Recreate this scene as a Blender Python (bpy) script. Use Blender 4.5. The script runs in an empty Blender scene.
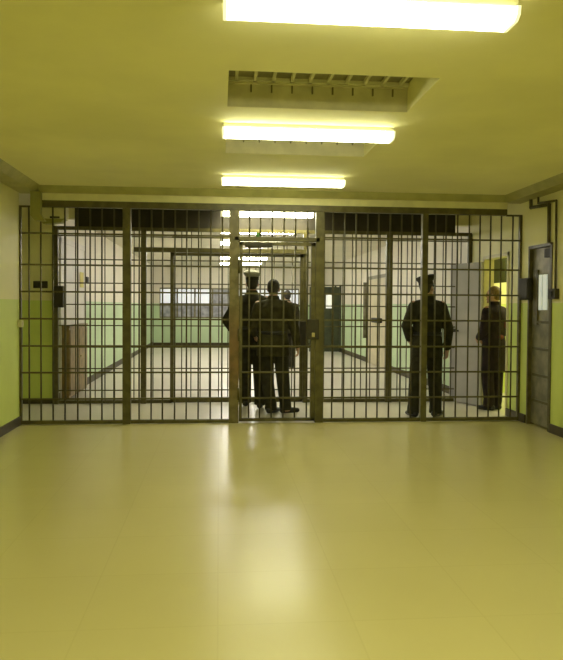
import bpy, bmesh, math, random
from mathutils import Vector, Matrix
random.seed(7)
S = bpy.context.scene
C = S.collection
PI = math.pi

# ------------------------------------------------------------------ helpers
def link(o, parent=None):
    C.objects.link(o)
    if parent is not None:
        o.parent = parent
    return o

def obj(name, bm, mat, parent=None, smooth=False):
    me = bpy.data.meshes.new(name)
    bmesh.ops.recalc_face_normals(bm, faces=bm.faces)
    bm.to_mesh(me); bm.free()
    if mat: me.materials.append(mat)
    if smooth:
        for p in me.polygons: p.use_smooth = True
    return link(bpy.data.objects.new(name, me), parent)

def tag(o, label=None, cat=None, group=None, kind=None):
    if label: o['label'] = label
    if cat: o['category'] = cat
    if group: o['group'] = group
    if kind: o['kind'] = kind
    return o

def thing(name, label, cat, loc=(0, 0, 0), rotz=0, group=None):
    o = bpy.data.objects.new(name, None); C.objects.link(o)
    o.empty_display_size = .1
    o.location = loc; o.rotation_euler = (0, 0, rotz)
    return tag(o, label, cat, group)

def struct(name, bm, mat, parent=None):
    o = obj(name, bm, mat, parent)
    if parent is None: o['kind'] = 'structure'
    return o

def kids(o): return [c for c in bpy.data.objects if c.parent == o]

def dup(o, parent=None):
    c = o.copy(); C.objects.link(c); c.parent = parent
    for ch in kids(o): dup(ch, c)
    return c

def B(): return bmesh.new()

def box(bm, x0, x1, y0, y1, z0, z1, bev=0):
    r = bmesh.ops.create_cube(bm, size=1)
    bmesh.ops.scale(bm, vec=(abs(x1-x0), abs(y1-y0), abs(z1-z0)), verts=r['verts'])
    bmesh.ops.translate(bm, vec=((x0+x1)/2, (y0+y1)/2, (z0+z1)/2), verts=r['verts'])
    if bev:
        es = set(e for v in r['verts'] for e in v.link_edges)
        bmesh.ops.bevel(bm, geom=list(es), offset=bev, segments=2, affect='EDGES', profile=.6)
    return bm

def bx(*a, **k): return box(B(), *a, **k)

def cyl(bm, a, b, r, seg=10, r2=None):
    a = Vector(a); b = Vector(b); d = b-a
    m = Matrix.Translation((a+b)/2) @ d.to_track_quat('Z', 'Y').to_matrix().to_4x4()
    bmesh.ops.create_cone(bm, cap_ends=True, segments=seg, radius1=r, radius2=r if r2 is None else r2, depth=d.length, matrix=m)
    return bm

def ball(bm, c, r, seg=14, rot=None):
    if not hasattr(r, '__len__'): r = (r, r, r)
    m = Matrix.Translation(c)
    if rot is not None: m = m @ rot
    m = m @ Matrix.Diagonal((*r, 1))
    bmesh.ops.create_uvsphere(bm, u_segments=seg, v_segments=max(8, seg*2//3), radius=1, matrix=m)
    return bm

def taper(bm, a, b, ra, rb):
    ball(bm, a, ra); ball(bm, b, rb); cyl(bm, a, b, ra, 14, rb); return bm

def loft(bm, rings, seg=20):
    """rings: (cx, cy, z, rx, ry)"""
    vs = []
    for (cx, cy, z, rx, ry) in rings:
        vs.append([bm.verts.new((cx+rx*math.cos(2*PI*k/seg), cy+ry*math.sin(2*PI*k/seg), z)) for k in range(seg)])
    for a, b in zip(vs[:-1], vs[1:]):
        for k in range(seg):
            bm.faces.new((a[k], a[(k+1) % seg], b[(k+1) % seg], b[k]))
    bm.faces.new(vs[0][::-1]); bm.faces.new(vs[-1])
    return bm

def prism(bm, pts, axis, a, b):
    """polygon pts (p,q) extruded along axis from a to b"""
    def P(p, q, t): return {'x': (t, p, q), 'y': (p, t, q), 'z': (p, q, t)}[axis]
    v0 = [bm.verts.new(P(p, q, a)) for p, q in pts]; v1 = [bm.verts.new(P(p, q, b)) for p, q in pts]
    n = len(pts)
    for k in range(n): bm.faces.new((v0[k], v0[(k+1) % n], v1[(k+1) % n], v1[k]))
    bm.faces.new(v0[::-1]); bm.faces.new(v1)
    return bm

def blend(bm, voxel, smooth=4):
    """fuse overlapping closed shapes into one continuous skin"""
    bmesh.ops.recalc_face_normals(bm, faces=bm.faces)
    me = bpy.data.meshes.new('raw'); bm.to_mesh(me); bm.free()
    o = bpy.data.objects.new('raw', me); C.objects.link(o)
    m = o.modifiers.new('r', 'REMESH'); m.mode = 'VOXEL'; m.voxel_size = voxel
    s = o.modifiers.new('s', 'SMOOTH'); s.factor = .5; s.iterations = smooth
    dg = bpy.context.evaluated_depsgraph_get()
    out = bpy.data.meshes.new_from_object(o.evaluated_get(dg), depsgraph=dg)
    bpy.data.objects.remove(o); bpy.data.meshes.remove(me)
    r = B(); r.from_mesh(out); bpy.data.meshes.remove(out)
    return r

# ------------------------------------------------------------------ materials
def mat(name, col, rough=.6, metal=0., noise=.0, nscale=8., bump=0., bscale=60., spec=.5, col2=None):
    m = bpy.data.materials.new(name); m.use_nodes = True
    n = m.node_tree.nodes; l = m.node_tree.links
    p = n['Principled BSDF']
    p.inputs['Base Color'].default_value = (*col, 1); p.inputs['Roughness'].default_value = rough
    p.inputs['Metallic'].default_value = metal; p.inputs['Specular IOR Level'].default_value = spec
    tc = n.new('ShaderNodeTexCoord')
    if noise or col2:
        t = n.new('ShaderNodeTexNoise'); t.inputs['Scale'].default_value = nscale; t.inputs['Detail'].default_value = 5
        l.new(tc.outputs['Object'], t.inputs['Vector'])
        r = n.new('ShaderNodeValToRGB')
        r.color_ramp.elements[0].position = .38; r.color_ramp.elements[1].position = .64
        c2 = col2 or tuple(min(1, c*(1+noise)) for c in col)
        c1 = col if col2 else tuple(c*(1-noise) for c in col)
        r.color_ramp.elements[0].color = (*c1, 1); r.color_ramp.elements[1].color = (*c2, 1)
        l.new(t.outputs['Fac'], r.inputs['Fac']); l.new(r.outputs['Color'], p.inputs['Base Color'])
    if bump:
        t2 = n.new('ShaderNodeTexNoise'); t2.inputs['Scale'].default_value = bscale; t2.inputs['Detail'].default_value = 4
        l.new(tc.outputs['Object'], t2.inputs['Vector'])
        b = n.new('ShaderNodeBump'); b.inputs['Strength'].default_value = bump; b.inputs['Distance'].default_value = .02
        l.new(t2.outputs['Fac'], b.inputs['Height']); l.new(b.outputs['Normal'], p.inputs['Normal'])
    return m

def emit(name, col, s):
    m = bpy.data.materials.new(name); m.use_nodes = True
    n = m.node_tree.nodes; l = m.node_tree.links
    p = n['Principled BSDF']; p.inputs['Base Color'].default_value = (.8, .8, .75, 1)
    p.inputs['Emission Color'].default_value = (*col, 1); p.inputs['Emission Strength'].default_value = s
    p.inputs['Roughness'].default_value = .4
    return m

def wall_mat(name, top, low, zline):
    m = mat(name, top, .55, bump=.05, bscale=14)
    n = m.node_tree.nodes; l = m.node_tree.links; p = n['Principled BSDF']
    g = n.new('ShaderNodeNewGeometry'); s = n.new('ShaderNodeSeparateXYZ'); l.new(g.outputs['Position'], s.inputs[0])
    c = n.new('ShaderNodeMath'); c.operation = 'GREATER_THAN'; c.inputs[1].default_value = zline; l.new(s.outputs['Z'], c.inputs[0])
    t = n.new('ShaderNodeTexNoise'); t.inputs['Scale'].default_value = 2.2; t.inputs['Detail'].default_value = 6; l.new(g.outputs['Position'], t.inputs['Vector'])
    mr = n.new('ShaderNodeMapRange'); mr.inputs['To Min'].default_value = .88; mr.inputs['To Max'].default_value = 1.1; l.new(t.outputs['Fac'], mr.inputs['Value'])
    mx = n.new('ShaderNodeMix'); mx.data_type = 'RGBA'; mx.inputs['A'].default_value = (*low, 1); mx.inputs['B'].default_value = (*top, 1)
    l.new(c.outputs[0], mx.inputs['Factor'])
    v = n.new('ShaderNodeVectorMath'); v.operation = 'SCALE'; l.new(mx.outputs['Result'], v.inputs[0]); l.new(mr.outputs[0], v.inputs['Scale'])
    l.new(v.outputs[0], p.inputs['Base Color'])
    return m

def floor_mat(name, ca, cb, rough):
    m = bpy.data.materials.new(name); m.use_nodes = True
    n = m.node_tree.nodes; l = m.node_tree.links; p = n['Principled BSDF']; p.inputs['Specular IOR Level'].default_value = .42
    g = n.new('ShaderNodeNewGeometry')
    t = n.new('ShaderNodeTexNoise'); t.inputs['Scale'].default_value = .9; t.inputs['Detail'].default_value = 4; t.inputs['Roughness'].default_value = .5
    l.new(g.outputs['Position'], t.inputs['Vector'])
    r = n.new('ShaderNodeValToRGB'); r.color_ramp.elements[0].position = .3; r.color_ramp.elements[1].position = .7
    r.color_ramp.elements[0].color = (*ca, 1); r.color_ramp.elements[1].color = (*cb, 1); l.new(t.outputs['Fac'], r.inputs['Fac'])
    br = n.new('ShaderNodeTexBrick'); br.offset = 0; br.inputs['Scale'].default_value = 1.0
    br.inputs['Brick Width'].default_value = .6; br.inputs['Row Height'].default_value = .6; br.inputs['Mortar Size'].default_value = .004
    br.inputs['Color1'].default_value = (1, 1, 1, 1); br.inputs['Color2'].default_value = (.98, .98, .98, 1); br.inputs['Mortar'].default_value = (.945, .94, .93, 1)
    l.new(g.outputs['Position'], br.inputs['Vector'])
    mx = n.new('ShaderNodeMix'); mx.data_type = 'RGBA'; mx.blend_type = 'MULTIPLY'; mx.inputs['Factor'].default_value = 1
    l.new(r.outputs['Color'], mx.inputs['A']); l.new(br.outputs['Color'], mx.inputs['B']); l.new(mx.outputs['Result'], p.inputs['Base Color'])
    t3 = n.new('ShaderNodeTexNoise'); t3.inputs['Scale'].default_value = 3.; t3.inputs['Detail'].default_value = 5; l.new(g.outputs['Position'], t3.inputs['Vector'])
    mr = n.new('ShaderNodeMapRange'); mr.inputs['To Min'].default_value = rough-.01; mr.inputs['To Max'].default_value = rough+.01; l.new(t3.outputs['Fac'], mr.inputs['Value'])
    l.new(mr.outputs[0], p.inputs['Roughness'])
    return m

def iron_mat(name, rust):
    """dark painted iron; rust=True wears to brown around hand height"""
    m = mat(name, (.030, .024, .008), .45, .0, bump=.08, bscale=40)
    n = m.node_tree.nodes; l = m.node_tree.links; p = n['Principled BSDF']
    g = n.new('ShaderNodeNewGeometry'); t = n.new('ShaderNodeTexNoise'); t.inputs['Scale'].default_value = 9; t.inputs['Detail'].default_value = 6
    l.new(g.outputs['Position'], t.inputs['Vector'])
    r = n.new('ShaderNodeValToRGB'); r.color_ramp.elements[0].position = .4; r.color_ramp.elements[1].position = .62
    r.color_ramp.elements[0].color = (.070, .058, .015, 1) if not rust else (.10, .082, .028, 1)
    r.color_ramp.elements[1].color = (.112, .096, .028, 1) if not rust else (.17, .14, .055, 1)
    l.new(t.outputs['Fac'], r.inputs['Fac'])
    if rust:
        s = n.new('ShaderNodeSeparateXYZ'); l.new(g.outputs['Position'], s.inputs[0])
        d = n.new('ShaderNodeMapRange'); d.inputs['From Min'].default_value = .62; d.inputs['From Max'].default_value = 0.2
        q = n.new('ShaderNodeMath'); q.operation = 'SUBTRACT'; q.inputs[1].default_value = .85; l.new(s.outputs['Z'], q.inputs[0])
        a = n.new('ShaderNodeMath'); a.operation = 'ABSOLUTE'; l.new(q.outputs[0], a.inputs[0]); l.new(a.outputs[0], d.inputs['Value'])
        mm = n.new('ShaderNodeMath'); mm.operation = 'MULTIPLY'; l.new(d.outputs[0], mm.inputs[0]); l.new(t.outputs['Fac'], mm.inputs[1])
        mx = n.new('ShaderNodeMix'); mx.data_type = 'RGBA'; mx.inputs['B'].default_value = (.17, .075, .02, 1)
        l.new(mm.outputs[0], mx.inputs['Factor']); l.new(r.outputs['Color'], mx.inputs['A']); l.new(mx.outputs['Result'], p.inputs['Base Color'])
    else:
        l.new(r.outputs['Color'], p.inputs['Base Color'])
    return m

M = dict(
    wall=wall_mat('wall paint cream over green', (.80, .76, .40), (.64, .73, .19), 1.452),
    wall2=wall_mat('wall paint cream over green in corridor light', (.80, .75, .62), (.52, .65, .40), 1.452),  # same wall paint, with the corridor's whiter light put into its colour
    ceil=mat('ceiling plaster', (.83, .79, .45), .8, noise=.05, nscale=1.2, bump=.05, bscale=10),
    ceil2=mat('corridor ceiling plaster', (.74, .71, .58), .8, noise=.04, nscale=1.2),
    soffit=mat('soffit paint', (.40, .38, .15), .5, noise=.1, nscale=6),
    strip=mat('pale lintel plaster', (.72, .68, .40), .7, noise=.05),
    fascia=mat('dark brown bulkhead', (.026, .020, .010), .7, noise=.25, nscale=5),
    floor=floor_mat('waxed vinyl', (.57, .51, .232), (.60, .54, .25), .26),
    floor2=floor_mat('vinyl in corridor light', (.60, .56, .46), (.64, .60, .50), .33),  # same floor, with the neutral corridor light mixed into its colour
    base=mat('dark skirting', (.050, .038, .010), .5, noise=.2),
    iron=iron_mat('dark iron', False), ironr=iron_mat('worn iron', True),
    bar=mat('dark bar iron', (.068, .058, .019), .38, noise=.25, nscale=9),
    box=mat('dark box steel', (.030, .024, .010), .6, .0, noise=.2, nscale=12),
    plate=mat('worn brass plate', (.45, .38, .18), .4, .6, noise=.2),
    beige=mat('beige plastic', (.66, .62, .36), .5, noise=.06),
    trunk=mat('olive trunking', (.30, .29, .08), .5, noise=.06),
    black=mat('black slot', (.012, .011, .008), .6, noise=.1),
    diff_w=emit('fluorescent diffuser warm', (1., .98, .60), 18.5),
    diff_n=emit('fluorescent diffuser lobby', (1., .97, .66), 42.),
    diff_c=emit('fluorescent diffuser corridor', (1., .96, .87), 52.),
    housing=mat('lamp housing', (.55, .54, .36), .4, noise=.05),
    pane=mat('skylight wired glass', (.24, .22, .13), .35, noise=.15, nscale=6),
    gbar=mat('skylight bars', (.62, .60, .42), .5, noise=.05),
    lining=mat('skylight grey lining', (.58, .54, .36), .7, noise=.08),
    gbar2=mat('skylight dark bar', (.15, .135, .08), .5, noise=.05),
    steel=mat('grey steel door', (.22, .20, .13), .45, .3, noise=.25, nscale=7),
    lilac=mat('lilac grey door', (.42, .40, .40), .5, noise=.06, nscale=4),
    beigedoor=mat('beige door', (.60, .54, .36), .5, noise=.06, nscale=4),
    whitedoor=mat('off white door', (.74, .70, .64), .5, noise=.04, nscale=4),
    darkdoor=mat('dark green door', (.045, .055, .025), .5, noise=.2, nscale=5),
    wood=mat('brown wood', (.24, .16, .05), .5, noise=.25, nscale=9),
    glass=emit('daylit glass', (.80, .86, 1.), .55),
    glassd=emit('dim lit pane', (.80, .92, .85), .28),
    glassw=emit('lit pane', (.95, .95, .8), .6),
    darkpane=mat('dark pane', (.34, .34, .38), .3, noise=.3, nscale=5),
    skin=mat('skin', (.42, .25, .15), .55, noise=.06, nscale=12),
    navy=mat('dark uniform wool', (.034, .032, .019), .85, noise=.25, nscale=12, bump=.35, bscale=11, spec=.2),
    olive=mat('dark olive suit', (.042, .038, .016), .85, noise=.25, nscale=10, bump=.35, bscale=11, spec=.2),
    purple=mat('dark plum uniform', (.026, .018, .018), .85, noise=.3, nscale=9, bump=.35, bscale=11, spec=.2),
    trous=mat('dark trousers', (.036, .034, .020), .85, noise=.2, nscale=12, bump=.3, bscale=10, spec=.2),
    red=mat('red cloth', (.12, .022, .014), .8, noise=.3, nscale=14),
    shoe=mat('black shoe leather', (.012, .011, .010), .35, noise=.1),
    hair=mat('dark hair', (.022, .017, .010), .6, noise=.3, nscale=40, bump=.3, bscale=120),
    hairb=mat('sandy hair', (.17, .11, .03), .6, noise=.3, nscale=40, bump=.3, bscale=120),
    capw=mat('grey white cap cover', (.27, .265, .20), .7, noise=.06),
    eye=mat('eye', (.05, .04, .03), .2, noise=.1),
    lip=mat('lip', (.35, .14, .10), .5, noise=.1),
    green=mat('green fitting', (.06, .22, .04), .4, noise=.1),
    yellow=mat('yellow paper', (.70, .62, .18), .7, noise=.05),
)

# ------------------------------------------------------------------ geometry constants
XL, XR, D, D2, FAR, HC = -2.297, 3.706, 8.235, 9.957, 24.15, 2.751
BACK = -3.2
T = .12

# ------------------------------------------------------------------ room shell
struct('floor', bx(XL-1.4, XR+2.2, BACK-T, D-.04, -.08, 0), M['floor'])
struct('floor_corridor', bx(XL-1.4, XR+2.2, D-.04, FAR+T, -.08, 0), M['floor2'])
RX0, RX1 = .05, 1.296
RY = [(4.02, 4.75), (5.47, 6.197)]
b = B(); ct = HC+.32
box(b, XL-T, RX0, BACK-T, D+.05, HC, ct); box(b, RX1, XR+T, BACK-T, D+.05, HC, ct)
ys = [BACK-T, RY[0][0], RY[0][1], RY[1][0], RY[1][1], D+.05]
for k in (0, 2, 4): box(b, RX0, RX1, ys[k], ys[k+1], HC, ct)
struct('ceiling', b, M['ceil'])
struct('ceiling_corridor', bx(XL-1.4, XR+T, D+.05, FAR+T, HC, HC+.1), M['ceil2'])
for k, (y0, y1) in enumerate(RY):
    w = struct('window_%d' % (k+1), bx(RX0, RX1, y0, y1, HC+.19, HC+.21), M['pane'])
    g = B()
    box(g, RX0, RX1, y1-.05, y1, HC+.165, HC+.19); box(g, RX0, RX1, y1-.30, y1-.27, HC+.165, HC+.19)
    for i in range(10):
        x = RX0+.06+i*.125
        box(g, x-.010, x+.010, y0, y1, HC+.165, HC+.19)
    obj('glazing_bars', g, M['gbar'], w)
    g = B()
    for i in range(8):
        x = RX0+.16+i*.14
        box(g, x-.005, x+.005, y1-.022, y1-.01, HC+.10, HC+.15)
    obj('hanger_bars', g, M['gbar2'], w)
    obj('lining', box(bx(RX0, RX1, y1-.01, y1, HC+.002, HC+.19), RX0, RX1, y1-.024, y1-.01, HC+.152, HC+.165), M['lining'], w)

struct('wall_left', bx(XL-T, XL, BACK-T, D-.02, 0, HC), M['wall'])
# right wall with the gate doorway (front room) and the doorway of the lock-up lobby
DY0, DY1, DH = 7.455, 8.0, 2.10
VY0, VY1, VH = 8.62, 9.40, 2.07
b = B()
box(b, XR, XR+T, BACK-T, DY0, 0, HC); box(b, XR, XR+T, DY0, DY1, DH, HC); box(b, XR, XR+T, DY1, D, 0, HC)
struct('wall_right', b, M['wall'])
struct('wall_lobby_right', bx(XR, XR+T, D, VY0, 0, HC), M['wall'])
struct('wall_lobby_far', bx(XR, XR+T, VY1, D2+.05, 0, HC), M['wall'])
struct('wall_lobby_lintel', bx(XR, XR+T, VY0, VY1, VH, HC), M['wall'])
struct('wall_back', bx(XL-T, XR+T, BACK-T, BACK, 0, HC), M['wall'])
# lobby between the two partitions opens out to the left
struct('wall_lobby', box(bx(XL-1.3, XL, D2, D2+T, 0, HC), XL-1.4, XL-1.28, D-.14, D2+T, 0, HC), M['wall'])
struct('wall_return', bx(XL-1.4, XL-T, D-.14, D-.02, 0, HC), M['wall'])
struct('wall_corridor_left', bx(XL-T, XL, D2+T, FAR, 0, HC), M['wall2'])
struct('wall_corridor_right', bx(XR, XR+T, D2+.05, FAR, 0, HC), M['wall2'])
# far wall with a wide window
WX0, WX1, WZ0, WZ1 = -2.05, 2.80, .95, 2.0
b = B()
box(b, XL-T, WX0, FAR, FAR+T, 0, HC); box(b, WX1, XR+T, FAR, FAR+T, 0, HC)
box(b, WX0, WX1, FAR, FAR+T, 0, WZ0); box(b, WX0, WX1, FAR, FAR+T, WZ1, HC)
struct('wall_far', b, M['wall2'])
w = B()
box(w, WX0, WX1, FAR+.02, FAR+.08, WZ0, WZ0+.05); box(w, WX0, WX1, FAR+.02, FAR+.08, WZ1-.05, WZ1)
n = 8
for i in range(n+1):
    x = WX0+(WX1-WX0)*i/n
    box(w, x-.03, x+.03, FAR+.02, FAR+.08, WZ0, WZ1)
box(w, WX0, WX1, FAR+.02, FAR+.08, 1.42, 1.47)
w = struct('window_3', w, M['steel'])
for i in range(n):
    x0 = WX0+(WX1-WX0)*i/n+.03; x1 = WX0+(WX1-WX0)*(i+1)/n-.03
    obj('pane', bx(x0, x1, FAR+.04, FAR+.06, 1.47, WZ1-.05), M['glass' if i not in (3,) else 'darkpane'], w)
    obj('pane', bx(x0, x1, FAR+.04, FAR+.06, WZ0+.05, 1.42), M['glass' if i in (5, 6, 7) else 'darkpane'], w)
# side room seen through the right-hand lobby doorway
b = B()
box(b, XR+1.9, XR+2.0, 8.2, 11.0, 0, HC); box(b, XR+T, XR+2.0, 10.9, 11.0, 0, HC); box(b, XR+T, XR+2.0, 8.2, 8.3, 0, HC)
box(b, XR+T, XR+2.0, 8.2, 11.0, HC, HC+.1)
struct('wall_side_room', b, M['wall'])
# closing panel behind the barred doorway in the right wall
struct('wall_doorway', box(bx(XR+.55, XR+.62, DY0-.3, DY1+.05, 0, HC), XR+T, XR+.62, DY0-.3, DY0-.24, 0, HC), M['wall'])

# soffit boxing along the ceiling edges, front lintel, second bulkhead
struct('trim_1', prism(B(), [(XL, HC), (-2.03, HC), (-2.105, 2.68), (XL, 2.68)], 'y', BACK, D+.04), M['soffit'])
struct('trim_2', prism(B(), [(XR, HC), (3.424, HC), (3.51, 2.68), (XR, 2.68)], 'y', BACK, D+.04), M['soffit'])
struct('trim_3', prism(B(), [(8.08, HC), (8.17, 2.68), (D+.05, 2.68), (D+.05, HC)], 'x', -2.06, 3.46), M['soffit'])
struct('trim_4', bx(-2.11, 3.51, D-.03, D+.05, 2.597, 2.68), M['strip'])
struct('trim_5', bx(-2.02, 3.46, D2-.02, D2+.10, 2.47, HC), M['fascia'])
struct('trim_6', box(bx(XL-.6, -2.02, D2-.02, D2+.10, 2.60, HC), 3.46, XR, D2-.02, D2+.10, 2.60, HC), M['strip'])

# skirting
b = bx(XL, XL+.018, BACK, D-.02, 0, .10); struct('baseboard_left', b, M['base'])
b = bx(XR-.018, XR, BACK, DY0-.04, 0, .10); box(b, XR-.018, XR, DY1+.04, VY0-.02, 0, .10); box(b, XR-.018, XR, VY1+.02, D2, 0, .10)
struct('baseboard_right', b, M['base'])
struct('baseboard_lobby', bx(XL-1.28, XL, D2-.018, D2, 0, .075), M['base'])
struct('baseboard_corridor_left', bx(XL, XL+.018, D2+T, FAR, 0, .12), M['base'])
struct('baseboard_corridor_right', box(bx(XR-.018, XR, D2+T, 15.0, 0, .12), XR-.018, XR, 16.9, FAR, 0, .12), M['base'])
struct('baseboard_far', bx(XL, XR, FAR-.018, FAR, 0, .10), M['base'])

# ------------------------------------------------------------------ front barred partition
ZR = [2.218, 1.856, 1.545, 1.231, .915, .605, .297]
P1 = thing('barred_partition', 'front dark iron barred partition across the whole room, nearest the viewer', 'barrier', (0, D, 0))
def rel(bm, dy):
    bmesh.ops.translate(bm, vec=(0, -dy, 0), verts=bm.verts); return bm
def part(name, bm, m, par, dy, smooth=False): return obj(name, rel(bm, dy), m, par, smooth)
bar_me = {}
def vbar(par, x, z0, z1, r, dy, y, name='vertical_bar', m=None):
    key = (round(z0, 3), round(z1, 3), r)
    if key not in bar_me:
        o = obj(name, cyl(B(), (0, 0, z0), (0, 0, z1), r, 10), m or M['bar'], par, True)
        bar_me[key] = o.data
    else:
        o = link(bpy.data.objects.new(name, bar_me[key]), par)
    o.location = (x, y-dy, 0)
    return o
posts = [(-1.076, .047), (.177, .058), (1.20, .052), (2.485, .036)]
part('top_beam', bx(-2.055, 3.504, D-.045, D+.03, 2.522, 2.597, bev=.006), M['iron'], P1, D)
part('top_rail', bx(-2.31, -2.11, D-.02, D+.01, 2.515, 2.535), M['iron'], P1, D)
part('top_rail', bx(3.51, 3.706, D-.02, D+.01, 2.515, 2.535), M['iron'], P1, D)
part('bottom_rail', bx(XL-.002, .177, D-.02, D+.02, .004, .045), M['iron'], P1, D)
part('bottom_rail', bx(1.20, XR+.0, D-.02, D+.02, .004, .045), M['iron'], P1, D)
part('post', bx(XL-.012, XL+.02, D-.022, D+.02, 1.22, 2.53), M['iron'], P1, D)
part('post', bx(XL-.006, XL+.026, D-.022, D+.02, 0, 1.13), M['iron'], P1, D)
part('bracket', bx(XL+.0, XL+.05, D-.10, D-.022, 1.135, 1.215, bev=.008), M['beige'], P1, D)
part('post', bx(XR-.03, XR+.0, D-.022, D+.02, 0, 2.53), M['iron'], P1, D)
for x, hw in posts:
    part('post', bx(x-hw, x+hw, D-.04, D+.04, 0, 2.54, bev=.006), M['ironr'] if .1 < x < .3 else M['iron'], P1, D)
segs = [([-2.191, -2.058, -1.922, -1.786, -1.641, -1.498, -1.364, -1.225], XL, -1.076),
        ([-.934, -.794, -.663, -.52, -.383, -.243, -.1, .035], -1.076, .177),
        ([1.36, 1.503, 1.641, 1.783, 1.917, 2.059, 2.199, 2.331], 1.20, 2.485),
        ([2.623, 2.752, 2.896, 3.044, 3.179, 3.313, 3.448, 3.594], 2.485, XR)]
for xs, x0, x1 in segs:
    for x in xs: vbar(P1, x, .03, 2.53, .0095, D, D)
    for z in ZR: part('horizontal_bar', bx(x0, x1, D-.022, D-.008, z-.010, z+.010), M['iron'], P1, D)
for x in (.356, .487, .627, .769, .907, 1.052): vbar(P1, x, 2.19, 2.53, .0095, D, D)
part('door_head', bx(.177, 1.2, D-.04, D+.035, 2.165, 2.215, bev=.004), M['iron'], P1, D)
# the gate leaf
G = part('gate', box(box(box(bx(.24, .275, D-.03, D+.02, .02, 2.155), 1.095, 1.145, D-.03, D+.02, .02, 2.155), .24, 1.145, D-.03, D+.02, .02, .055), .24, 1.145, D-.03, D+.02, 2.115, 2.155), M['iron'], P1, D)
for x in (.356, .487, .627, .769, .907, 1.052): vbar(G, x, .03, 2.13, .0094, D, D, 'gate_bar')
for z in ZR[1:]: part('gate_rail', bx(.24, 1.14, D-.024, D-.008, z-.010, z+.010), M['iron'], G, D)
part('lock_box', bx(1.05, 1.19, D-.055, D+.04, 1.0, 1.24, bev=.008), M['box'], G, D)
part('keyhole_plate', bx(1.105, 1.14, D-.062, D-.054, 1.03, 1.08), M['plate'], G, D)
b = bx(.30, .62, D-.10, D-.03, 2.09, 2.14, bev=.008); cyl(b, (.33, D-.07, 2.09), (.58, D-.07, 2.10), .012, 8)
part('door_closer', b, M['box'], G, D)
for z in (.35, 1.05, 1.85):
    part('hinge', cyl(B(), (.236, D-.05, z-.07), (.236, D-.05, z+.07), .016, 10), M['iron'], G, D, True)

# ------------------------------------------------------------------ second barred partition
P2 = thing('barred_partition', 'second barred partition behind the standing officers, at the start of the corridor', 'barrier', (0, D2, 0))
Z2 = [2.36, 2.03, 1.70, 1.40, 1.104, .80, .498, .19]
part('top_rail', bx(-2.30, 3.70, D2-.06, D2-.02, 2.44, 2.49), M['iron'], P2, D2)
part('bottom_rail', bx(-2.30, -.668, D2-.05, D2-.01, .004, .05), M['iron'], P2, D2)
part('bottom_rail', bx(1.243, 3.69, D2-.05, D2-.01, .004, .05), M['iron'], P2, D2)
for x, hw in ((-2.275, .035), (-1.063, .038), (1.243, .036), (2.47, .046), (3.68, .026)):
    part('post', bx(x-hw, x+hw, D2-.07, D2-.0, 0, 2.47, bev=.004), M['iron'], P2, D2)
part('head_rail', bx(-1.20, 1.25, D2-.085, D2-.02, 2.145, 2.21, bev=.004), M['iron'], P2, D2)
def bars2(par, x0, x1, n, z0, z1, name='vertical_bar'):
    for i in range(1, n+1): vbar(par, x0+(x1-x0)*i/(n+1), z0, z1, .0075, D2, D2-.035, name)
bars2(P2, -2.275, -1.063, 8, .03, 2.46)
bars2(P2, -1.063, -.668, 2, .03, 2.46)
bars2(P2, -.668, 1.243, 13, 2.18, 2.46)
bars2(P2, 1.243, 2.47, 8, .03, 2.46)
bars2(P2, 2.47, 3.68, 8, .03, 2.46)
for x0, x1 in ((-2.275, -1.063), (-1.063, -.668), (1.243, 2.47), (2.47, 3.68)):
    for z in Z2: part('horizontal_bar', bx(x0, x1, D2-.055, D2-.042, z-.008, z+.008), M['iron'], P2, D2)
part('horizontal_bar', bx(-.668, 1.243, D2-.055, D2-.042, 2.349, 2.371), M['iron'], P2, D2)
G2 = part('gate', box(box(box(bx(-.69, -.64, D2-.06, D2-.015, .012, 2.15), 1.16, 1.205, D2-.06, D2-.015, .012, 2.15), -.69, 1.205, D2-.06, D2-.015, .012, .085), -.69, 1.205, D2-.06, D2-.015, 2.10, 2.14), M['iron'], P2, D2)
bars2(G2, -.66, 1.18, 13, .05, 2.12, 'gate_bar')
for z in Z2[1:]: part('gate_rail', bx(-.66, 1.18, D2-.055, D2-.042, z-.008, z+.008), M['iron'], G2, D2)
part('lock_box', bx(1.15, 1.29, D2-.10, D2-.0, .83, 1.18, bev=.008), M['box'], G2, D2)
part('lock_box', bx(-2.303, -2.159, D2-.12, D2-.0, 1.355, 1.656, bev=.008), M['box'], P2, D2)

# ------------------------------------------------------------------ fixtures on the shell
def box_thing(name, bm, m, label, cat, group=None):
    o = obj(name, bm, m); return tag(o, label, cat, group)
# trunking and beige box at upper left
cb = thing('camera_housing', 'beige box with dark slot on an olive trunking arm at the partition\'s upper left corner', 'wall box', (-1.95, D+.17, 2.37))
b = prism(B(), [(-2.14, 2.68), (-2.03, 2.68), (-2.03, 2.43), (-1.98, 2.35), (-2.09, 2.35), (-2.14, 2.41)], 'y', D-.14, D-.05)
bmesh.ops.translate(b, vec=(1.95, -D-.17, -2.37), verts=b.verts)
obj('trunking', b, M['trunk'], cb)
b = bx(-.15, .15, -.10, .10, .03, .19, bev=.012); box(b, -.17, .17, -.12, .12, .185, .205, bev=.006); box(b, -.06, .02, -.03, .03, .2, .385)
obj('housing', b, M['beige'], cb)
obj('slot', bx(-.02, .09, -.115, -.08, .035, .055), M['black'], cb)
obj('bracket', prism(B(), [(-.16, .03), (-.13, .09), (.14, .03), (.10, -.01), (-.10, -.03)], 'y', -.09, .06), M['trunk'], cb)
# switch plate on the lobby's end wall
o = thing('wall_plate', 'small dark rectangular plate on the end wall behind the bars at left', 'plate', (-2.49, D2, 1.673))
obj('plate', bx(-.098, .098, -.03, 0, -.05, .05, bev=.006), M['box'], o)
obj('button', bx(-.03, .03, -.042, -.03, -.02, .02), M['black'], o)
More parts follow.
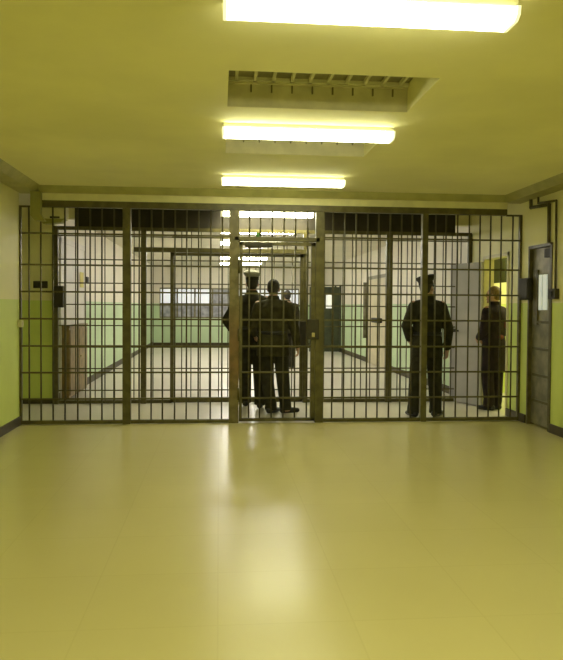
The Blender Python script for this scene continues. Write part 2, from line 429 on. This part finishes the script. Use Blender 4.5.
# control box beside the partition's right post
o = thing('control_box', 'dark steel box on the right wall beside the end of the front partition', 'box', (XR, 8.06, 1.49))
obj('case', bx(-.05, 0, -.13, .12, 0, .262, bev=.008), M['box'], o)
obj('lid', bx(-.058, -.05, -.115, .105, .015, .247, bev=.004), M['box'], o)
o = thing('switch_box', 'small dark switch box at the foot of the thin conduit on the right wall', 'switch', (XR, 7.345, 1.494))
obj('case', bx(-.05, 0, -.085, .085, 0, .115, bev=.006), M['box'], o)
obj('rocker', bx(-.062, -.05, -.025, .025, .03, .085), M['black'], o)
def pipe(name, pts, r, label):
    b = B()
    for a, c in zip(pts[:-1], pts[1:]): cyl(b, a, c, r, 10)
    for p in pts[1:-1]: ball(b, p, r*1.15, 10)
    return tag(obj(name, b, M['iron'], None, True), label, 'pipe')
xp = XR-.024
pipe('conduit_pipe', [(xp, 7.94, 2.70), (xp, 7.935, 2.585), (xp, 7.482, 2.555), (xp, 7.475, 2.13)], .019, 'thick dark conduit stepping down the right wall to the doorway head')
xp = XR-.02
pipe('conduit_pipe', [(xp, 7.76, 2.70), (xp, 7.755, 2.612), (xp, 7.325, 2.575), (xp, 7.31, 1.60)], .012, 'thin dark conduit running down the right wall to the switch box')
box_thing('green_fitting', box(bx(.44, .50, D+.05, D+.11, 2.205, 2.275, bev=.01), .45, .49, D+.02, D+.06, 2.21, 2.235), M['green'], 'small green fitting sitting on the gate\'s head rail', 'fitting')  # plain green fitting on the head rail

# doorway in the right wall with its barred steel door
b = B()
box(b, XR-.012, XR+.08, DY0-.035, DY0+.006, 0, DH+.03); box(b, XR-.012, XR+.08, DY1-.02, DY1+.012, 0, DH+.03); box(b, XR-.012, XR+.08, DY0-.035, DY1+.012, DH-.006, DH+.03)
dr = struct('door_1', b, M['iron'])
lf = obj('door_leaf', bx(XR+.035, XR+.075, DY0, DY1-.02, .02, DH), M['steel'], dr)
for z in (.30, .605, .915, 1.23):
    obj('cross_bar', bx(XR+.02, XR+.035, DY0+.05, DY1-.06, z-.015, z+.015), M['iron'], lf)
obj('glass_strip', bx(XR+.022, XR+.036, 7.60, 7.70, 1.37, 1.78), M['glassd'], lf)
obj('glass_strip', bx(XR+.022, XR+.036, 7.735, 7.80, 1.37, 1.78), M['glassd'], lf)
obj('stile', bx(XR+.015, XR+.035, 7.82, 7.92, 1.2, 1.84), M['iron'], lf)
obj('stile', bx(XR+.015, XR+.035, DY0+.02, DY0+.07, .06, 2.0), M['iron'], lf)
obj('door_closer', bx(XR-.0, XR+.035, DY0+.01, DY0+.18, 1.97, 2.07, bev=.008), M['box'], lf)
# lobby doorway on the right, its lilac grey leaf folded back
b = B()
box(b, XR-.015, XR+T+.01, VY0-.04, VY0+.006, 0, VH+.04); box(b, XR-.015, XR+T+.01, VY1-.008, VY1+.03, 0, VH+.04); box(b, XR-.015, XR+T+.01, VY0-.04, VY1+.03, VH-.006, VH+.04)
dr = struct('door_2', b, M['beige'])
ang = math.radians(20)
lm = Matrix.Translation((XR-.02, VY1+.0, 0)) @ Matrix.Rotation(ang, 4, 'Z')
b = bx(-.04, 0, 0, .66, .012, 2.03); bmesh.ops.transform(b, matrix=lm, verts=b.verts)
lf = obj('door_leaf', b, M['lilac'], dr)
b = box(bx(-.085, -.07, .43, .57, 1.04, 1.065), -.08, -.03, .52, .55, 1.03, 1.075); bmesh.ops.transform(b, matrix=lm, verts=b.verts)
obj('handle', b, M['black'], lf)
# dark blind in the doorway's upper half
o = box_thing('roller_blind', box(bx(XR+.5, XR+.54, 9.88, 10.6, 1.80, 2.35), XR+.49, XR+.55, 9.88, 10.6, 1.77, 1.81), M['darkdoor'], 'dark hanging panel seen through the lobby\'s right doorway', 'panel')
# corridor doors
b = B(); box(b, XR-.03, XR, 14.98, 15.05, 0, 2.1); box(b, XR-.03, XR, 16.85, 16.95, 0, 2.1); box(b, XR-.03, XR, 14.98, 16.95, 2.05, 2.13)
dr = struct('door_3', b, M['steel'])
lf = obj('door_leaf', bx(XR-.02, XR-.002, 15.05, 15.93, .01, 2.05), M['beigedoor'], dr)
lf = obj('door_leaf', bx(XR-.02, XR-.002, 15.96, 16.85, .01, 2.05), M['beigedoor'], dr)
obj('handle', bx(XR-.10, XR-.02, 15.4, 16.2, 1.02, 1.13, bev=.01), M['black'], lf)
dr = struct('door_4', box(bx(XR-.05, XR, 20.80, 20.9, 0, 2.05), XR-.05, XR, 21.7, 21.8, 0, 2.05), M['darkdoor'])
b = B(); x0, x1, yy = 2.74, 3.66, 20.85
box(b, x0, 3.24, yy, yy+.045, .01, 1.98); box(b, 3.42, x1, yy, yy+.045, .01, 1.98); box(b, 3.24, 3.42, yy, yy+.045, .01, 1.33); box(b, 3.24, 3.42, yy, yy+.045, 1.74, 1.98)
lf = obj('door_leaf', b, M['darkdoor'], dr)
obj('pane', bx(3.24, 3.42, yy+.01, yy+.03, 1.33, 1.74), M['glassw'], lf)
obj('handle', cyl(box(B(), 2.80, 2.84, yy-.02, yy, .95, 1.1), (2.82, yy-.05, 1.03), (2.93, yy-.05, 1.03), .012, 8), M['plate'], lf)
b = B(); box(b, XL, XL+.03, 10.2, 10.27, 0, 2.35); box(b, XL, XL+.03, 11.95, 12.05, 0, 2.35); box(b, XL, XL+.03, 10.2, 12.05, 2.3, 2.38)
dr = struct('door_5', b, M['whitedoor'])
obj('door_leaf', bx(XL+.002, XL+.02, 10.27, 11.95, .01, 2.3), M['whitedoor'], dr)
# low brown cabinet
o = thing('wooden_cabinet', 'low brown wooden cabinet by the corridor\'s left wall, behind the second partition', 'cabinet', (XL+.03, 10.25, 0))
obj('carcass', box(bx(0, .10, 0, 1.35, .03, 1.06), -.0, .115, -.02, 1.37, 1.06, 1.09), M['wood'], o)
for k in range(2):
    d = obj('door', bx(.10, .115, .03+k*.66, .66+k*.66, .07, 1.03, bev=.004), M['wood'], o)
    obj('knob', ball(B(), (.125, .60+k*.15, .6), .015, 10), M['plate'], d)
box_thing('paper_notice', bx(XL+.03, XL+.034, 11.55, 11.85, 1.68, 1.93), M['yellow'], 'small yellow notice on the pale door at the corridor\'s left', 'notice')
o = thing('light_switch', 'small dark switch on the corridor\'s left wall beside the yellow notice', 'switch', (XL, 12.3, 1.76))
obj('plate', bx(0, .02, -.09, .09, 0, .12, bev=.005), M['box'], o)
obj('rocker', bx(.02, .03, -.03, .03, .03, .09), M['black'], o)
tag(obj('wall_pipe', cyl(B(), (XR-.05, 17.15, .6), (XR-.05, 17.15, 2.0), .045, 10), M['steel'], None, True), 'grey upright pipe on the corridor\'s right wall beyond the beige door', 'pipe')

# ------------------------------------------------------------------ fluorescent ceiling lights
LX = .668
def lamp(mname, label):
    t = thing('ceiling_light', label, 'ceiling light', group='fluorescent ceiling lights')
    obj('housing', bx(-.645, .645, -.085, .085, -.035, 0, bev=.005), M['housing'], t)
    b = prism(B(), [(-.095, -.035), (.095, -.035), (.088, -.066), (.06, -.084), (-.06, -.084), (-.088, -.066)], 'x', -.634, .634)
    obj('diffuser', b, M[mname], t)
    for s in (-1, 1):
        b = prism(B(), [(-.098, -.030), (.098, -.030), (.091, -.068), (.062, -.087), (-.062, -.087), (-.091, -.068)], 'x', s*.634, s*.650)
        obj('end_cap', b, M['diff_cap'], t)
    return t
M['diff_cap'] = emit('end cap', (1., .93, .5), 1.1)
first = lamp('diff_w', 'nearest fluorescent ceiling light, cut by the top of the picture'); first.location = (LX-.006, 3.05, HC)
for y, l in ((5.24, 'second fluorescent ceiling light, between the two skylight recesses'), (7.29, 'third fluorescent ceiling light, just before the front partition')):
    c = dup(first); c.location = (LX, y, HC); c['label'] = l
c4 = lamp('diff_n', 'fluorescent ceiling light between the two barred partitions'); c4.location = (LX, 9.70, HC-.02)
CD = [q for q in kids(c4) if q.name.startswith('diffuser')][0].data.copy(); CD.materials[0] = M['diff_c']
for y, l in ((12.2, 'first corridor ceiling light beyond the second partition'), (14.5, 'second corridor ceiling light beyond the second partition'),
             (16.8, 'third corridor ceiling light beyond the second partition'), (19.1, 'fourth corridor ceiling light beyond the second partition'),
             (21.6, 'farthest corridor ceiling light, near the end window')):
    c = dup(c4); c.location = (LX, y, HC); c['label'] = l
    for q in kids(c):
        if q.name.startswith('diffuser'): q.data = CD

# ------------------------------------------------------------------ people
def V(*a): return Vector(a)
def rotz(v, a, c=(0, 0)):
    x, y = v.x-c[0], v.y-c[1]
    return Vector((c[0]+x*math.cos(a)-y*math.sin(a), c[1]+x*math.sin(a)+y*math.cos(a), v.z))

def person(label, loc, yaw, H, pose, jacket, trousers, hair=None, cap=None, hem=.80, head_yaw=0, head_tilt=0, extra=None, width=1., fine=True, lean=0):
    """figure facing local +Y, pose = joint overrides in metres for a 1.75 m body"""
    k = H/1.75
    J = dict(hipL=V(-.095, 0, .92), hipR=V(.095, 0, .92), kneeL=V(-.105, .02, .50), kneeR=V(.105, .02, .50),
             ankL=V(-.11, -.01, .09), ankR=V(.11, -.01, .09), shL=V(-.185*width, -.01, 1.425), shR=V(.185*width, -.01, 1.425),
             elL=V(-.25*width, -.03, 1.13), elR=V(.25*width, -.03, 1.13), wrL=V(-.25*width, .05, .88), wrR=V(.25*width, .05, .88),
             toeL=V(-.02, .17, 0), toeR=V(.02, .17, 0))
    for n_, v in pose.items(): J[n_] = Vector(v)
    root = thing('person', label, 'person', loc, yaw); root.scale = (k, k, k)
    vox = .008 if fine else .014
    head = V(0, .015, 1.625)
    Hm = Matrix.Translation((0, 0, 1.52)) @ Matrix.Rotation(head_yaw, 4, 'Z') @ Matrix.Rotation(head_tilt, 4, 'Y') @ Matrix.Translation((0, 0, -1.52))
    def hx(bm):
        bmesh.ops.transform(bm, matrix=Hm, verts=bm.verts); return bm
    def merge(dst, src):
        me = bpy.data.meshes.new('t'); src.to_mesh(me); src.free(); dst.from_mesh(me); bpy.data.meshes.remove(me)
    # --- body: one continuous skin
    b = B()
    h = B()
    ball(h, head+V(0, -.006, .022), (.076, .094, .102), 20)
    ball(h, head+V(0, .028, -.052), (.055, .062, .062), 16)
    ball(h, head+V(0, .095, -.012), (.012, .020, .016), 10); taper(h, head+V(0, .085, .025), head+V(0, .098, -.010), .008, .013)
    ball(h, head+V(0, .075, -.095), (.025, .02, .018), 10)
    ball(h, head+V(0, .078, .042), (.05, .016, .012), 10)
    for s in (-1, 1):
        ball(h, head+V(s*.078, -.005, -.008), (.010, .020, .032), 10)
        ball(h, head+V(s*.04, .07, -.025), (.02, .015, .018), 10)
    hx(h); merge(b, h)
    taper(b, V(0, -.01, 1.43), V(0, .0, 1.57), .062, .056)
    loft(b, [(0, 0, .86, .13, .09), (0, 0, .95, .155, .10), (0, 0, 1.1, .135, .09), (0, 0, 1.28, .16, .105), (0, -.005, 1.40, .15, .09), (0, -.01, 1.46, .09, .065)])
    for s in 'LR':
        sg = -1 if s == 'L' else 1
        taper(b, J['sh'+s], J['el'+s], .048, .038); taper(b, J['el'+s], J['wr'+s], .038, .026)
        taper(b, J['hip'+s], J['knee'+s], .075, .052); taper(b, J['knee'+s], J['ank'+s], .052, .036)
        taper(b, J['ank'+s]+V(0, -.02, -.04), J['ank'+s]+J['toe'+s]*.8+V(0, 0, -.06), .034, .024)
        # hand: palm, four curled fingers, thumb at the side
        w = J['wr'+s]; d = (w-J['el'+s]).normalized(); side = d.cross(V(sg, 0, 0))
        if side.length < .3: side = d.cross(V(0, 0, 1))
        side.normalize(); nrm = d.cross(side).normalized()
        if nrm.dot(V(-sg, 0, 0)) < 0: nrm = -nrm
        if side.dot(V(0, 1, 0)) < 0: side = -side
        pc = w+d*.05
        taper(b, w, w+d*.035, .025, .027)
        for t in (-.028, -.009, .010, .028): taper(b, w+d*.03+side*t*.7, w+d*.085+side*t, .015, .0125)
        for t, L in ((-.030, .052), (-.010, .066), (.011, .070), (.031, .060)):
            a0 = w+d*.088+side*t; a1 = a0+(d*.9+nrm*.3).normalized()*L*.5; a2 = a1+(d*.5+nrm*.8).normalized()*L*.5
            taper(b, a0, a1, .0098, .009); taper(b, a1, a2, .009, .0078)
        a0 = w+d*.03+side*.028; a1 = a0+(d*.6+side*.7+nrm*.3).normalized()*.038; a2 = a1+(d*.9+nrm*.4).normalized()*.03
        taper(b, a0, a1, .012, .011); taper(b, a1, a2, .011, .0088)
    obj('body', blend(b, .0065 if fine else .012, 2), M['skin'], root, True)
    for s in (-1, 1): obj('eye', hx(ball(B(), head+V(s*.032, .082, .018), .010, 10)), M['eye'], root, True)
    obj('mouth', hx(ball(B(), head+V(0, .088, -.056), (.024, .008, .007), 10)), M['lip'], root, True)
    if hair:
        b = ball(B(), head+V(0, -.016, .034), (.083, .096, .100), 20)
        ball(b, head+V(0, -.048, -.02), (.068, .058, .062), 16)
        obj('hair', hx(blend(b, .01, 2)), M[hair], root, True)
    # --- trousers
    b = B()
    loft(b, [(0, 0, .80, .14, .10), (0, -.01, .88, .178, .125), (0, 0, .98, .168, .115), (0, 0, 1.06, .15, .105)])
    for s in 'LR':
        taper(b, J['hip'+s], J['knee'+s], .104, .090); taper(b, J['knee'+s], J['ank'+s]+V(0, .0, .03), .090, .076)
        a = J['ank'+s]; cyl(b, a+V(0, .01, .05), a+V(0, .015, -.045), .078, 16, .082)
    obj('trousers', blend(b, .012, 4), M[trousers], root, True)
    # --- jacket
    b = B()
    W = width
    loft(b, [(0, 0, hem, .205*W, .155), (0, -.005, .92, .20*W, .15), (0, 0, 1.06, .178*W, .132), (0, 0, 1.20, .190*W, .138), (0, -.005, 1.32, .205*W, .140),
             (0, -.012, 1.39, .190*W, .122), (0, -.012, 1.45, .125, .092), (0, -.008, 1.50, .075, .07), (0, -.004, 1.525, .070, .068)], 28)
    for s in 'LR':
        taper(b, J['sh'+s]+V(0, 0, -.035), J['el'+s], .072, .064); taper(b, V(0, -.015, 1.455), J['sh'+s]+V(0, 0, -.03), .055, .070); taper(b, J['el'+s], J['wr'+s]-(J['wr'+s]-J['el'+s])*.08, .066, .050)
    jk = obj('jacket', blend(b, .012, 4), M[jacket], root, True)
    # collar
    b = loft(B(), [(0, -.006, 1.485, .085, .078), (0, -.004, 1.53, .072, .070), (0, -.004, 1.54, .069, .067)], 24)
    obj('collar', b, M[jacket], jk, True)
    # --- shoes
    for s in 'LR':
        a = J['ank'+s]; t = J['toe'+s]; g = V(a.x, a.y, a.z-.09)
        b = B()
        taper(b, g+V(0, 0, .045)-t*.25, g+t*.35+V(0, 0, .040), .043, .042); taper(b, g+t*.35+V(0, 0, .038), g+t+V(0, 0, .032), .042, .031)
        taper(b, g-t*.15+V(0, 0, .05), g+V(0, 0, .10), .042, .045)
        bb = blend(b, .01, 3)
        for v in bb.verts: v.co.z = max(v.co.z, g.z+.002)
        obj('shoe', bb, M['shoe'], root, True)
    # --- cap
    if cap:
        c = head+V(0, -.008, .062)
        b = loft(B(), [(c.x, c.y, c.z-.012, .086, .104), (c.x, c.y, c.z+.03, .088, .106)], 28)
        band = obj('cap', hx(b), M[jacket], root, True)
        b = B()
        loft(b, [(c.x, c.y, c.z+.028, .088, .106), (c.x, c.y+.004, c.z+.070, .116, .134), (c.x, c.y+.006, c.z+.086, .114, .132), (c.x, c.y+.006, c.z+.098, .082, .095), (c.x, c.y+.006, c.z+.102, .03, .035)], 28)
        for v in b.verts: v.co.z += max(0, (v.co.y-c.y))*.28 * (1 if v.co.z > c.z+.05 else 0)
        obj('cap_crown', hx(b), M[cap], band, True)
        b = B(); seg = 14; ins = []; outs = []
        for i in range(seg+1):
            a = PI*(.12+.76*i/seg)
            ins.append((.084*math.cos(a), .100*math.sin(a), -.004)); outs.append((.092*math.cos(a), .102*math.sin(a)+.062*math.sin(a), -.030))
        v0 = [b.verts.new(c+Vector(p)) for p in ins]; v1 = [b.verts.new(c+Vector(p)) for p in outs]
        for i in range(seg): b.faces.new((v0[i], v0[i+1], v1[i+1], v1[i]))
        r = bmesh.ops.solidify(b, geom=b.faces[:], thickness=.004)
        obj('visor', hx(b), M['shoe'], band, True)
    if extra: extra(root, J, jk)
    return root

def belt(root, J, jk):
    obj('belt', loft(B(), [(0, 0, 1.035, .186, .139), (0, 0, 1.08, .186, .140)], 28), M['shoe'], jk, True)
def epaul(root, J, jk):
    belt(root, J, jk)
    o = obj('epaulette', bx(.10, .19, -.06, -.01, 1.478, 1.488, bev=.003), M['capw'], jk)
    o['label'] = 'pale shoulder strap'
# pair walking away, arms linked
person('person in dark uniform and grey-topped peaked cap, left of the pair behind the gate', (.445, 9.36, 0), math.radians(-6), 1.825,
       dict(elL=(-.325, -.06, 1.15), wrL=(-.235, .10, .98), elR=(.27, -.02, 1.15), wrR=(.22, .14, 1.02), kneeR=(.10, .07, .50), ankR=(.115, -.03, .10), ankL=(-.09, .14, .10), kneeL=(-.10, .12, .52)),
       'navy', 'trous', hair='hair', cap='capw', hem=.78, head_yaw=math.radians(6), extra=belt)
person('bareheaded person in dark jacket walking away, right of the pair behind the gate', (.70, 8.93, 0), math.radians(-6), 1.74,
       dict(elL=(-.27, -.03, 1.15), wrL=(-.25, .12, 1.03), elR=(.275, -.02, 1.12), wrR=(.315, .05, .88), kneeL=(-.09, .06, .51), ankL=(-.025, -.0, .09), toeL=(.09, .14, 0), kneeR=(.125, .02, .50), ankR=(.165, .02, .09), toeR=(.16, .08, 0)),
       'olive', 'trous', hair='hair', hem=.75, head_yaw=math.radians(-8), extra=epaul, width=1.06)
# officer on the right, seen from behind, head turned to his right
person('person in dark uniform and dark peaked cap standing alone with back turned', (2.63, 8.56, 0), math.radians(2), 1.755,
       dict(elL=(-.285, -.05, 1.16), wrL=(-.20, .10, .98), elR=(.27, -.03, 1.12), wrR=(.275, .02, .865), ankL=(-.165, 0, .09), kneeL=(-.135, .01, .5), ankR=(.125, 0, .09), kneeR=(.11, .02, .5), toeR=(.13, .13, 0), toeL=(-.03, .16, 0)),
       'navy', 'trous', hair='hair', cap='navy', hem=.76, head_yaw=math.radians(-50), head_tilt=math.radians(-10), extra=belt, width=1.0)
def redbits(root, J, jk):
    for c, r in (((.205, -.06, 1.30), (.055, .05, .075)), ((.10, -.125, 1.22), (.05, .03, .06)), ((-.02, -.135, 1.04), (.06, .02, .035))):
        o = obj('red_patch', ball(B(), c, r, 14), M['red'], jk, True); o['label'] = 'dull red patch on the dark jacket'
person('person with sandy hair in dark jacket with red patches, standing in the right-hand doorway', (3.72, 9.08, 0), math.radians(30), 1.68,
       dict(elL=(-.22, -.0, 1.13), wrL=(-.12, .17, 1.02), elR=(.23, -.03, 1.12), wrR=(.12, .16, 1.0), ankL=(-.08, 0, .09), ankR=(.08, .0, .09)),
       'purple', 'purple', hair='hairb', hem=.56, head_yaw=math.radians(25), extra=redbits, width=.95)
person('person far down the corridor, mostly hidden behind the bareheaded walker', (1.50, 15.2, 0), math.radians(12), 1.74, {}, 'olive', 'trous', hair='hair', fine=False)

# ------------------------------------------------------------------ lights
def area(name, loc, size, power, col, rot=(0, 0, 0)):
    d = bpy.data.lights.new(name, 'AREA'); d.shape = 'RECTANGLE'; d.size, d.size_y = size; d.energy = power; d.color = col
    o = bpy.data.objects.new(name, d); C.objects.link(o); o.location = loc; o.rotation_euler = rot; return o
area('unseen_room_lamp', (LX, .8, HC-.1), (1.3, .18), 46, (1, .98, .60))  # both unseen behind the camera, continuing the row, added to light the near floor
area('unseen_room_lamp', (LX, -1.4, HC-.1), (1.3, .18), 46, (1, .98, .60))
area('side_room_lamp', (XR+1.2, 9.6, HC-.05), (.8, .8), 42, (1, .95, .55))
wd = bpy.data.worlds.new('World'); S.world = wd; wd.use_nodes = True
wd.node_tree.nodes['Background'].inputs[0].default_value = (.5, .5, .42, 1); wd.node_tree.nodes['Background'].inputs[1].default_value = .05

# ------------------------------------------------------------------ camera
cam = bpy.data.cameras.new('Camera'); co = bpy.data.objects.new('Camera', cam); C.objects.link(co); S.camera = co
cam.sensor_fit = 'HORIZONTAL'; cam.sensor_width = 36; cam.lens = 690.9344/563*36
cam.shift_y = -6.8446/563
yaw, pitch, roll = .0902, -.0252, .0067
fw = V(math.sin(yaw)*math.cos(pitch), math.cos(yaw)*math.cos(pitch), math.sin(pitch))
rt = V(math.cos(yaw), -math.sin(yaw), 0); up = rt.cross(fw)
# image rolled clockwise by roll
r2 = rt*math.cos(roll)+up*math.sin(roll); u2 = up*math.cos(roll)-rt*math.sin(roll)
m = Matrix((r2, u2, -fw)).transposed().to_4x4(); m.translation = (0, 0, 1.4)
co.matrix_world = m
cam.clip_start = .05
S.view_settings.view_transform = 'Standard'
S.view_settings.look = 'None'
S.view_settings.exposure = 0
